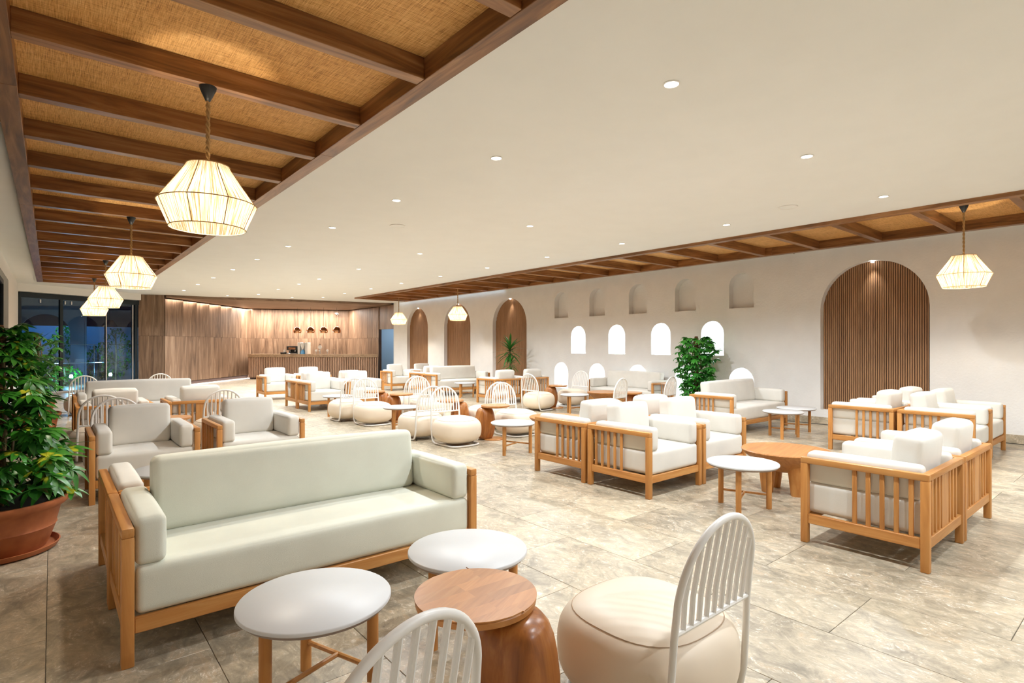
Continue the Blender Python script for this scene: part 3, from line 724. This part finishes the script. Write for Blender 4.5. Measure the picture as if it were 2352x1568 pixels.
# ------------------------------------------------------------------ seating layout
seat('s', 0.24, 3.02, '-', 'long pale sage sofa on a wooden frame, nearest the viewer')
seat('b', 0.24, 4.61, '+', 'beige wooden-framed daybed standing back to back behind the sage sofa')
seat('a', 0.26, 6.33, '-', 'beige armchair nearest the potted plants, facing the back of the sage sofa', GA)
seat('a', 1.32, 6.36, '-', 'cream armchair behind the sage sofa, on the aisle side', GA)
seat('a', 0.25, 10.30, '+', 'armchair seen from behind, nearest the second plant pot', GA)
seat('a', 1.32, 10.30, '+', 'armchair with its wide back board showing, in front of the far long sofa', GA)
seat('c', 0.27, 11.46, '-', 'long cream sofa in front of the glass wall', GS)
seat('a', 4.34, 3.20, '-', 'cream armchair facing the viewer beside the white and wooden tables', GA)
seat('a', 5.27, 3.20, '-', 'cream armchair facing the viewer behind the low wooden table', GA)
seat('a', 4.34, 4.82, '+', 'armchair backing onto the middle pair, its slatted side towards the white table', GA)
seat('a', 5.27, 4.82, '+', 'armchair backing onto the middle pair, on the arch wall side', GA)
seat('a', 4.29, 1.81, '+', 'large armchair seen from its slatted corner, closest to the viewer', GA)
seat('a', 5.22, 1.81, '+', 'armchair seen from behind, beside the closest slatted armchair', GA)
seat('a', 8.43, 3.18, '+', 'armchair below the big arch with its slatted side turned to the two white tables', GA)
seat('a', 9.36, 3.18, '+', 'armchair right in front of the big arch, partly hidden by its neighbour', GA)
seat('a', 8.43, 1.56, '-', 'armchair backing onto the pair below the big arch, towards the middle of the room', GA)
seat('a', 9.36, 1.56, '-', 'armchair nearest the plaster wall under the single pendant lamp', GA)
seat('c', 8.42, 4.60, '-', 'grey-beige sofa in front of the small niches behind two white tables', GS)
seat('a', 4.38, 12.33, '-', 'cream armchair in the middle of the room in front of the bar', GA)
seat('a', 5.31, 12.33, '-', 'cream armchair in the middle of the room behind the two pouf chairs', GA)
seat('a', 4.38, 13.93, '+', 'armchair backing onto the mid-room pair, with slatted side showing', GA)
seat('a', 5.31, 13.93, '+', 'armchair hidden behind the mid-room pair', GA)
seat('a', 4.40, 15.7, '-', 'far cream armchair nearest the end of the bar counter', GA)
seat('a', 5.34, 15.7, '-', 'far cream armchair in front of the middle of the bar counter', GA)
seat('a', 8.46, 11.64, '+', 'armchair seen from its slatted corner in front of the potted palm', GA)
seat('a', 9.40, 11.64, '+', 'armchair seen from behind, against the wall beside the potted palm', GA)
seat('c', 8.55, 13.73, '-', 'far beige sofa in front of the second arch from the corridor', GS)
seat('a', 8.55, 15.32, '+', 'armchair backing onto the far beige sofa', GA)
seat('a', 8.50, 16.4, '-', 'far armchair in front of the corridor opening', GA)
seat('a', 9.54, 16.4, '-', 'far armchair in front of the arch nearest the corridor', GA)
s_w = spawn(SOFA_C, 'sofa', 'beige sofa placed along the wall under the lit niches', 'sofa', (10.655, 8.45, 0), -PI/2, GS)

pouf(1.89, 1.41, PI, 'large cream pouf chair with white spindle back in the foreground')
pouf(0.565, 1.455, PI+0.20, 'pouf chair of which only the white spindle back shows at the bottom edge')
pouf(4.62, 6.85, 0, 'cream pouf chair in mid room with its back towards another, nearest the sage sofa')
pouf(4.52, 7.72, PI, 'cream pouf chair turned away, just behind the one nearest the sage sofa')
pouf(5.88, 6.98, 0, 'cream pouf chair behind the round white table and low wooden table')
pouf(5.92, 7.85, PI, 'pouf chair backing onto the one behind the low wooden table')
pouf(4.62, 9.62, 0, 'cream pouf chair beside the white table, with its wide seat towards the viewer')
pouf(4.48, 10.50, PI, 'cream pouf chair turned towards the mid-room armchairs')
pouf(5.75, 9.55, 0, 'pouf chair behind the carved side tables in mid room')
pouf(5.80, 10.45, PI, 'pouf chair furthest in the mid-room group')
pouf(8.55, 9.35, math.radians(97), 'cream pouf chair before the wall niches, its seat facing the carved table')
pouf(9.75, 9.45, math.radians(-85), 'shaded pouf chair beside the lowest lit niche')
pouf(8.38, 7.2, math.radians(190), 'pouf chair in front of the wall sofa, by the low wooden table')
pouf(9.62, 6.93, math.radians(188), 'pouf chair in front of the wall sofa, nearest the tall potted plant')
pouf(0.50, 9.0, PI, 'pouf chair behind the beige armchair, nearest the plants')
pouf(0.60, 7.70, 0, 'pouf chair half hidden directly behind the beige armchair')
pouf(1.88, 9.0, PI, 'pouf chair behind the aisle-side armchair')
pouf(0.53, 14.95, PI, 'far pouf chair in front of the glass wall')
pouf(1.88, 15.0, PI, 'far pouf chair in front of the stepped veneer panels')

wtable(0.84, 2.28, 0, 'grey-white round table in front of the sage sofa, nearest the viewer')
wtable(1.64, 2.33, -10, 'white round table behind the wooden side table, at the aisle end of the sage sofa')
wtable(4.75, 2.50, 0, 'white round table between the facing armchairs')
wtable(8.98, 4.05, 0, 'white round table, first of two in front of the grey-beige sofa')
wtable(9.66, 4.14, 5, 'white round table, second of two in front of the grey-beige sofa')
wtable(0.80, 5.45, 10, 'white round table half hidden behind the sage sofa back')
wtable(4.84, 5.81, 0, 'bright white round table in mid room beside the slatted armchair')
wtable(4.61, 8.55, 15, 'blue-grey topped round table between the pouf chairs')
wtable(4.62, 11.3, 0, 'white round table in front of the mid-room armchair')
wtable(8.67, 8.34, 0, 'white round table among the pouf chairs by the niches')
wtable(9.05, 13.0, 0, 'white round table in front of the far beige sofa')
ltable(5.66, 2.53, 10, 'low round wooden table on fat legs between the facing armchairs')
ltable(5.72, 5.85, 0, 'low round wooden table behind the slatted mid-room armchair')
ltable(9.68, 8.35, 0, 'low round wooden table in front of the wall sofa')
spawn(ST_NEAR, 'side_table', 'carved wooden side table with butcher block top in the foreground', 'side table', (1.235, 1.62, 0), math.radians(25), 'carved wooden side tables')
stable(5.30, 6.88, -130, 'carved wooden side table between pouf chairs in mid room')
stable(5.30, 7.95, 60, 'carved wooden side table behind the mid-room pouf chairs')
stable(5.19, 9.7, -130, 'carved wooden side table between the mid-room white table and far pouf chairs')
stable(5.15, 10.55, 60, 'farthest carved wooden side table in mid room')
stable(9.15, 9.42, -130, 'carved wooden side table between the two pouf chairs by the niches')
stable(8.96, 7.05, 120, 'carved wooden side table between the pouf chairs facing the wall sofa')
stable(1.2, 8.3, 0, 'carved wooden side table behind the gap between the beige armchairs')

# ------------------------------------------------------------------ bar counter and what stands on it
C0, C1 = Vector((6.95, 26.23)), Vector((11.02, 22.46))
ctr = thing('bar_counter', 'long fluted wooden bar counter with a rounded end', 'counter')
cd = (C1-C0).normalized(); cn = Vector((cd.y, -cd.x))          # cn points to the room
if cn.y > 0: cn = -cn
def counter_path(offset):
    pts = [C1+cn*offset, C0+cn*offset]
    cen = C0-cn*0.45
    for k in range(1, 13):
        a = (PI*0.5)*k/12; r = 0.45+offset
        v = cn*math.cos(a)-cd*math.sin(a); pts.append(cen+v*r)
    pts.append(cen-cd*(0.45+offset)-cn*0.6)
    return pts
def prism(name, front, back, z0, z1):
    return poly_slab(name, [(p.x, p.y) for p in front]+[(p.x, p.y) for p in back[::-1]], z0, z1)
inner = counter_path(-0.5)
link('counter_top', prism('counter_top', counter_path(0.06), [Vector((11.02, 23.2)), C0-cn*0.55, C0-cn*0.6, C0-cn*1.05+cd*0.15], 0.97, 1.10), wood('counter_slab', 'x', [(0.26, 0.16, 0.09), (0.38, 0.25, 0.15), (0.50, 0.34, 0.22)], kind='World', sc=0.5, tone=0.05), ctr)
bm = bmesh.new(); fp = counter_path(0.0)
seglen = [(fp[i+1]-fp[i]).length for i in range(len(fp)-1)]; tot = sum(seglen); nfl = 88
for k in range(nfl):
    s = tot*(k+0.5)/nfl; i = 0
    while i < len(seglen)-1 and s > seglen[i]: s -= seglen[i]; i += 1
    p = fp[i]+(fp[i+1]-fp[i])*(s/seglen[i]); tdir = (fp[i+1]-fp[i]).normalized(); a = math.atan2(tdir.y, tdir.x)
    add_box(bm, (-0.028, -0.03, 0.06), (0.028, 0.03, 0.97), 0.012, 1, Matrix.Translation((p.x, p.y, 0)) @ Matrix.Rotation(a, 4, 'Z'))
fl_ = link('fluted_front', finish(bm, 'fluted_front', False), COUNTERW, ctr); fl_['kind'] = 'stuff'
link('counter_body', prism('counter_body', counter_path(-0.03), [Vector((11.0, 23.05)), C0-cn*0.45, C0-cn*0.6, C0-cn*0.9+cd*0.1], 0.0, 0.97), SLATBACK, ctr)
def on_bar(px, back=0.3):                     # a spot on the counter under a picture column
    k = (px-1176.0)/1275.0; s, c = math.sin(YAW), math.cos(YAW)
    o = C0-cn*back; rx, ry = s+k*c, c-k*s
    t = (o.x*cd.y-o.y*cd.x)/(rx*cd.y-ry*cd.x); return (rx*t, ry*t, 1.10)
bar_rz = math.atan2(cd.y, cd.x)
t = thing('espresso_machine', 'black espresso machine on the bar counter', 'coffee machine', on_bar(673), bar_rz)
link('body', box_mesh('body', (-0.25, -0.10, 0.18), (0.25, 0.25, 0.36), 0.015, 2), BLACK, t)
link('base', box_mesh('base', (-0.24, -0.16, 0.0), (0.24, 0.25, 0.05), 0.01, 1), STEEL, t)
link('back_panel', box_mesh('back_panel', (-0.22, 0.05, 0.05), (0.22, 0.24, 0.18), 0.005, 1), BLACK, t)
link('front_panel', box_mesh('front_panel', (-0.16, -0.115, 0.21), (0.16, -0.10, 0.30), 0.004, 1), COPPER, t)
for u in (-0.12, 0.12): link('group_head', tube_mesh('group_head', [(u, -0.04, 0.18), (u, -0.04, 0.11)], 0.03, 10), CHROME, t)
t = thing('drink_dispenser', 'tall white and steel drink dispenser on the bar counter', 'dispenser', on_bar(698), bar_rz)
for sx in (-1, 1): link('side_panel', box_mesh('side_panel', (sx*0.17-0.055, -0.15, 0), (sx*0.17+0.055, 0.2, 0.52), 0.01, 1), WMETAL, t)
link('body', box_mesh('body', (-0.115, -0.08, 0.0), (0.115, 0.18, 0.50), 0.01, 1), STEEL, t)
link('hopper', lathe_mesh('hopper', [(0.0, 0.22), (0.03, 0.22), (0.10, 0.40), (0.10, 0.48), (0.0, 0.48)], 20), WMETAL, t, (0, -0.12, 0))
link('drip_cup', lathe_mesh('drip_cup', [(0.0, 0.0), (0.09, 0.0), (0.075, 0.12), (0.03, 0.2), (0.0, 0.2)], 20), plain('blue_plastic', (0.15, 0.45, 0.8), 0.3), t, (0, -0.12, 0))  # cup in one even blue plastic colour
t = thing('coffee_grinder', 'small black coffee grinder beside the espresso machine', 'grinder', on_bar(652), bar_rz)
link('body', box_mesh('body', (-0.13, -0.08, 0), (0.10, 0.1, 0.08), 0.015, 2), BLACK, t); link('cup', lathe_mesh('cup', [(0, 0.08), (0.045, 0.08), (0.055, 0.2), (0.0, 0.2)], 16), WMETAL, t, (0.04, 0, 0))
t = thing('beer_tap', 'chrome beer tap tower with a round badge on the bar counter', 'beer tap', on_bar(735), bar_rz)
link('column', tube_mesh('column', [(0, 0, 0), (0, 0, 0.22)], 0.028, 14), CHROME, t); link('badge', tube_mesh('badge', [(0, -0.02, 0.31), (0, 0.02, 0.31)], 0.085, 24), WMETAL, t)
link('handle', tube_mesh('handle', [(0, 0, 0.38), (0, 0, 0.46)], 0.012, 8), BLACK, t); link('spout', tube_mesh('spout', [(0, -0.02, 0.18), (0, -0.10, 0.18), (0, -0.11, 0.13)], 0.012, 8), CHROME, t)
for px, lab in ((726, 'small round gauge tap just beside the beer tap tower'), (752, 'small round gauge tap nearer the faucet')):
    t = thing('soda_tap', lab, 'tap', on_bar(px), bar_rz)
    link('stem', tube_mesh('stem', [(0, 0, 0), (0, 0, 0.12)], 0.015, 10), CHROME, t); link('dial', tube_mesh('dial', [(0, -0.02, 0.16), (0, 0.02, 0.16)], 0.05, 20), WMETAL, t)
t = thing('faucet', 'slim chrome faucet on the bar counter', 'faucet', on_bar(769), bar_rz)
link('spout', tube_mesh('spout', [(0, 0, 0), (0, 0, 0.17), (0, -0.03, 0.21), (0, -0.08, 0.21), (0, -0.10, 0.17)], 0.011, 8), CHROME, t); link('base', lathe_mesh('base', [(0.03, 0), (0.028, 0.02), (0, 0.02)], 14), CHROME, t)
dome_prof = [(0.155, 0.0), (0.178, 0.06), (0.175, 0.12), (0.15, 0.20), (0.10, 0.255), (0.03, 0.285), (0.0, 0.287)]
for i, px in enumerate((683, 713.5, 743.5, 773.5)):
    q = on_bar(px, 0.5)
    t = thing('dome_pendant', 'copper dome pendant lamp above the bar, %s from the stepped panels' % ordn(i), 'pendant lamp', (q[0], q[1], 2.05), 0, 'copper dome pendants')
    link('dome_shade', lathe_mesh('dome_shade', dome_prof, 36, 2, caps=False), COPPER, t)
    link('cord', tube_mesh('cord', [(0, 0, 0.28), (0, 0, SOF-2.05)], 0.004, 6), BLACK, t)
    link('bulb', lathe_mesh('bulb', [(0.0, 0.03), (0.04, 0.05), (0.045, 0.09), (0.0, 0.13)], 14, 3), BULB, t)
    lamp('dome_light', 'POINT', (0, 0, -0.02), 9, (1, 0.85, 0.66), t, shadow_soft_size=0.05)
t = thing('security_camera', 'small white security camera high on the wall behind the bar', 'camera', (WALLX-0.55, 25.85, 2.98), 0)
link('bracket', box_mesh('bracket', (-0.03, -0.02, 0.04), (0.03, 0.16, 0.08)), WMETAL, t); link('body', tube_mesh('body', [(0, -0.14, 0), (0, 0.06, 0.04)], 0.045, 14), WMETAL, t); link('camera_lens', tube_mesh('camera_lens', [(0, -0.15, -0.002), (0, -0.139, 0)], 0.034, 14), BLACK, t)

# ------------------------------------------------------------------ plants
def leaflet(bm, M, L, wd, droop=0.25):
    n = 5; rows = []
    for i in range(n+1):
        u = i/n; ww = wd*math.sin(PI*min(1, 0.08+u*0.92))**0.75*(1-0.2*u); z = -droop*L*u*u
        rows.append([bm.verts.new(M @ Vector((-ww, L*u, z+0.18*ww))), bm.verts.new(M @ Vector((0, L*u, z))), bm.verts.new(M @ Vector((ww, L*u, z+0.18*ww)))])
    for a, b in zip(rows, rows[1:]):
        for k in range(2): bm.faces.new((a[k], a[k+1], b[k+1], b[k]))
def whorl_mesh(name, L, wd, nl=8, stem=0.12):
    bm = bmesh.new()
    add_tube(bm, [(0, 0, 0), (0, stem*0.5, stem*0.28), (0, stem, stem*0.35)], 0.004, 5)
    o = Matrix.Translation((0, stem, stem*0.35))
    for k in range(nl):
        a = 2*PI*k/nl+random.uniform(-0.15, 0.15)
        leaflet(bm, o @ Matrix.Rotation(a, 4, 'Z') @ Matrix.Rotation(random.uniform(-0.35, 0.1), 4, 'X'), L*random.uniform(0.8, 1.1), wd, random.uniform(0.2, 0.45))
    return finish(bm, name, True, 3.0)
WH = [whorl_mesh('leaf', 0.128, 0.0225, 9) for _ in range(4)]
WHS = [whorl_mesh('leaf', 0.118, 0.027, 8, 0.09) for _ in range(4)]
def pot_parts(root, r, h, saucer=True):
    z0 = 0.035 if saucer else 0
    if saucer: link('saucer', lathe_mesh('saucer', [(0.0, 0.0), (r*0.74, 0.0), (r*0.82, 0.012), (r*0.86, 0.045), (r*0.84, 0.047), (r*0.79, 0.02), (0.0, 0.02)], 48, 0.8), TERRA, root)
    link('pot', lathe_mesh('pot', [(0.0, 0.021), (r*0.66, 0.021), (r*0.70, 0.05), (r*0.80, h*0.45), (r*0.815, h*0.47), (r*0.805, h*0.50), (r*0.87, h*0.80), (r*0.95, h*0.86), (r*1.0, h*0.93), (r*0.99, h), (r*0.93, h), (r*0.88, h*0.88), (0.0, h*0.86)], 56, 0.9), TERRA, root)
    link('soil', lathe_mesh('soil', [(r*0.88, h*0.86), (r*0.88, h*0.885), (0.0, h*0.90)], 32), SOIL, root)
def schefflera(x, y, r, h, top, spread, nleaf, mesh, mat, label, pole=True, cone=False, zmin=None):
    t = thing('potted_schefflera', label, 'potted plant', (x, y, 0))
    pot_parts(t, r, h)
    if pole: link('coir_pole', lathe_mesh('coir_pole', [(0.035, h*0.85), (0.045, h), (0.042, top*0.7), (0.046, top-0.06), (0.03, top), (0.0, top)], 14), COIR, t)
    for k in range(4):
        a = 2*PI*k/4+0.5; link('stem', tube_mesh('stem', [(0.05*math.cos(a), 0.05*math.sin(a), h*0.85), (0.10*math.cos(a), 0.1*math.sin(a), top*0.55), (0.06*math.cos(a), 0.06*math.sin(a), top*0.92)], 0.010, 6), BARK, t)
    z0 = h+0.02 if zmin is None else zmin
    for k in range(nleaf):
        u = (k+0.5)/nleaf; z = z0+(top-z0-0.04)*u; a = k*2.399963
        prof = (1.0-0.88*u) if cone else (0.55+0.45*math.sin(PI*min(1, 0.15+0.85*(1-u))))
        rr = spread*prof*random.uniform(0.25, 0.80)
        o = link('leaf', random.choice(mesh), mat, t, (rr*math.cos(a), rr*math.sin(a), z), (random.uniform(-0.6, 0.55), random.uniform(-0.45, 0.45), a-PI/2+random.uniform(-0.4, 0.4)))
        s = random.uniform(0.8, 1.2)*((1.15-0.45*u) if cone else 1.0); o.scale = (s, s, s)
    return t
schefflera(-0.29, 5.3, 0.40, 0.37, 1.60, 0.45, 270, WH, LEAF, 'large variegated green plant in a terracotta pot, nearest the viewer', cone=True, zmin=0.36)
schefflera(10.50, 6.55, 0.28, 0.34, 1.66, 0.40, 240, WHS, LEAF2, 'tall bushy potted plant in front of the lit wall niche')
schefflera(-0.22, 14.4, 0.30, 0.36, 1.70, 0.42, 70, WHS, LEAF2, 'bushy green potted plant behind the yucca, by the glass wall')
def crown_mesh(name, n, L, wd):
    bm = bmesh.new()
    for k in range(n):
        a = k*2.4; el = 1.25-1.7*(k/n)+random.uniform(-0.15, 0.15)
        leaflet(bm, Matrix.Translation((0, 0, 0.16*(1-k/n))) @ Matrix.Rotation(a, 4, 'Z') @ Matrix.Rotation(el, 4, 'X'), L*random.uniform(0.8, 1.1), wd, 0.35)
    return finish(bm, name, True, 3.0)
CRN = [crown_mesh('leaf_crown', 46, 0.42, 0.026) for _ in range(2)]
def dracaena(x, y, r, h, stems, label):
    t = thing('potted_dracaena', label, 'potted plant', (x, y, 0)); pot_parts(t, r, h)
    for dx, dy, z, s in stems:
        link('trunk', tube_mesh('trunk', [(dx*0.5, dy*0.5, h*0.8), (dx*0.8, dy*0.8, z*0.6), (dx, dy, z)], [0.034, 0.03, 0.026], 10), BARK, t)
        o = link('leaf_crown', random.choice(CRN), LEAF3, t, (dx, dy, z-0.08), (0, 0, random.uniform(0, 6))); o.scale = (s, s, s)
    return t
dracaena(-0.20, 11.5, 0.33, 0.40, [(-0.05, 0.05, 1.28, 1.0), (0.08, -0.05, 0.95, 0.75), (-0.12, -0.08, 1.1, 0.75)], 'potted dracaena with bare stems in a terracotta pot beside the far sofa')
dracaena(10.5, 12.75, 0.26, 0.32, [(0.0, 0.0, 1.27, 1.25), (0.05, 0.03, 0.92, 0.85)], 'potted palm-like plant in front of the second tall arch')

# ------------------------------------------------------------------ night garden outside the glass
GRASS = plain('garden_ground', (0.02, 0.035, 0.03), 0.9)
gd = struct('ground_outside', box_mesh('ground_outside', (-16, 4, -0.25), (LEFTX-0.2, 40, -0.11)), GRASS, label='dark garden ground outside the windows')
g2 = struct('ground_outside', box_mesh('ground_outside_b', (LEFTX-0.2, 23.6, -0.25), (2.6, 40, -0.11)), GRASS, label='dark garden ground beyond the glass wall')
GWALL = plain('garden_wall_paint', (0.40, 0.48, 0.58), 0.8)
DARKW = plain('dark_render_wall', (0.10, 0.115, 0.14), 0.85)
struct('wall_garden', box_mesh('wall_garden', (-9.0, 30.0, -0.15), (3.2, 30.25, 2.3)), GWALL, label='blue-lit garden wall outside')
pm = slab_with_holes('wall_pavilion', [(-6.0, -0.12), (1.05, -0.12), (1.05, 4.0), (-6.0, 4.0)], [arch_pts(-0.17, 1.45, 0.0, 2.66)], 0.0, 0.3)
for v in pm.vertices: a, b, c = v.co; v.co = (b, 27.0+a, c)
pm.flip_normals()
struct('wall_pavilion', pm, DARKW, label='dark garden pavilion wall with an arched opening')
def bush(x, y, h, r, n, label):
    t = thing('garden_shrub', label, 'shrub', (x, y, -0.11))
    link('stem', tube_mesh('stem', [(0, 0, 0), (0.03, 0, h*0.5), (0, 0.02, h*0.9)], 0.03, 8), BARK, t)
    bm = bmesh.new()
    for k in range(n):
        u = random.random(); a = random.uniform(0, 2*PI); rr = r*math.sqrt(random.random())*math.sin(PI*(0.12+0.8*u))
        M = Matrix.Translation((rr*math.cos(a), rr*math.sin(a), h*(0.15+0.85*u))) @ Matrix.Rotation(a, 4, 'Z') @ Matrix.Rotation(random.uniform(-1, 0.6), 4, 'X')
        leaflet(bm, M, 0.16, 0.035)
    f = link('foliage', finish(bm, 'foliage', True, 3), LEAF2, t); f['kind'] = 'stuff'
for a in ((2.0, 27.6, 2.3, 0.65, 420, 'tall leafy garden shrub beyond the glass wall by the veneer panels'), (0.35, 26.2, 0.9, 0.6, 300, 'low garden shrub beyond the glass wall, next to a ground light'),
          (0.35, 28.6, 2.4, 0.5, 420, 'slim dark garden tree beyond the glass wall'), (1.5, 29.2, 1.6, 0.6, 300, 'small garden bush against the blue garden wall')): bush(*a)
for x, y, lab in ((0.55, 25.6, 'small glowing garden spike light beside the low shrub'), (1.75, 26.3, 'small glowing garden spike light near the veneer wall')):
    t = thing('garden_light', lab, 'garden light', (x, y, -0.11))
    link('spike', tube_mesh('spike', [(0, 0, 0), (0, 0, 0.42)], 0.015, 8), BLACK, t)
    link('lamp_head', lathe_mesh('lamp_head', [(0.0, 0.42), (0.05, 0.42), (0.055, 0.47), (0.04, 0.53), (0.0, 0.54)], 16, 2), GLED, t)
    lamp('garden_glow', 'POINT', (0, 0, 0.62), 55, (0.25, 0.62, 1.0), t, shadow_soft_size=0.05)
lamp('garden_flood', 'SPOT', (0.2, 27.6, 2.5), 110, (0.10, 0.42, 1.0), None, spot_size=math.radians(130), spot_blend=1.0, shadow_soft_size=0.2).rotation_euler = (math.radians(65), 0, 0)
rl = thing('balustrade', 'thin steel rail outside the glass wall', 'railing', (-2.0, 24.6, -0.11), ga)
for z in (0.95, 1.62): link('rail', tube_mesh('rail', [(0, 0, z), (6.0, 0, z)], 0.012, 8), STEEL, rl)
for k in range(4): link('post', tube_mesh('post', [(0.3+k*1.7, 0, 0), (0.3+k*1.7, 0, 1.62)], 0.014, 8), STEEL, rl)
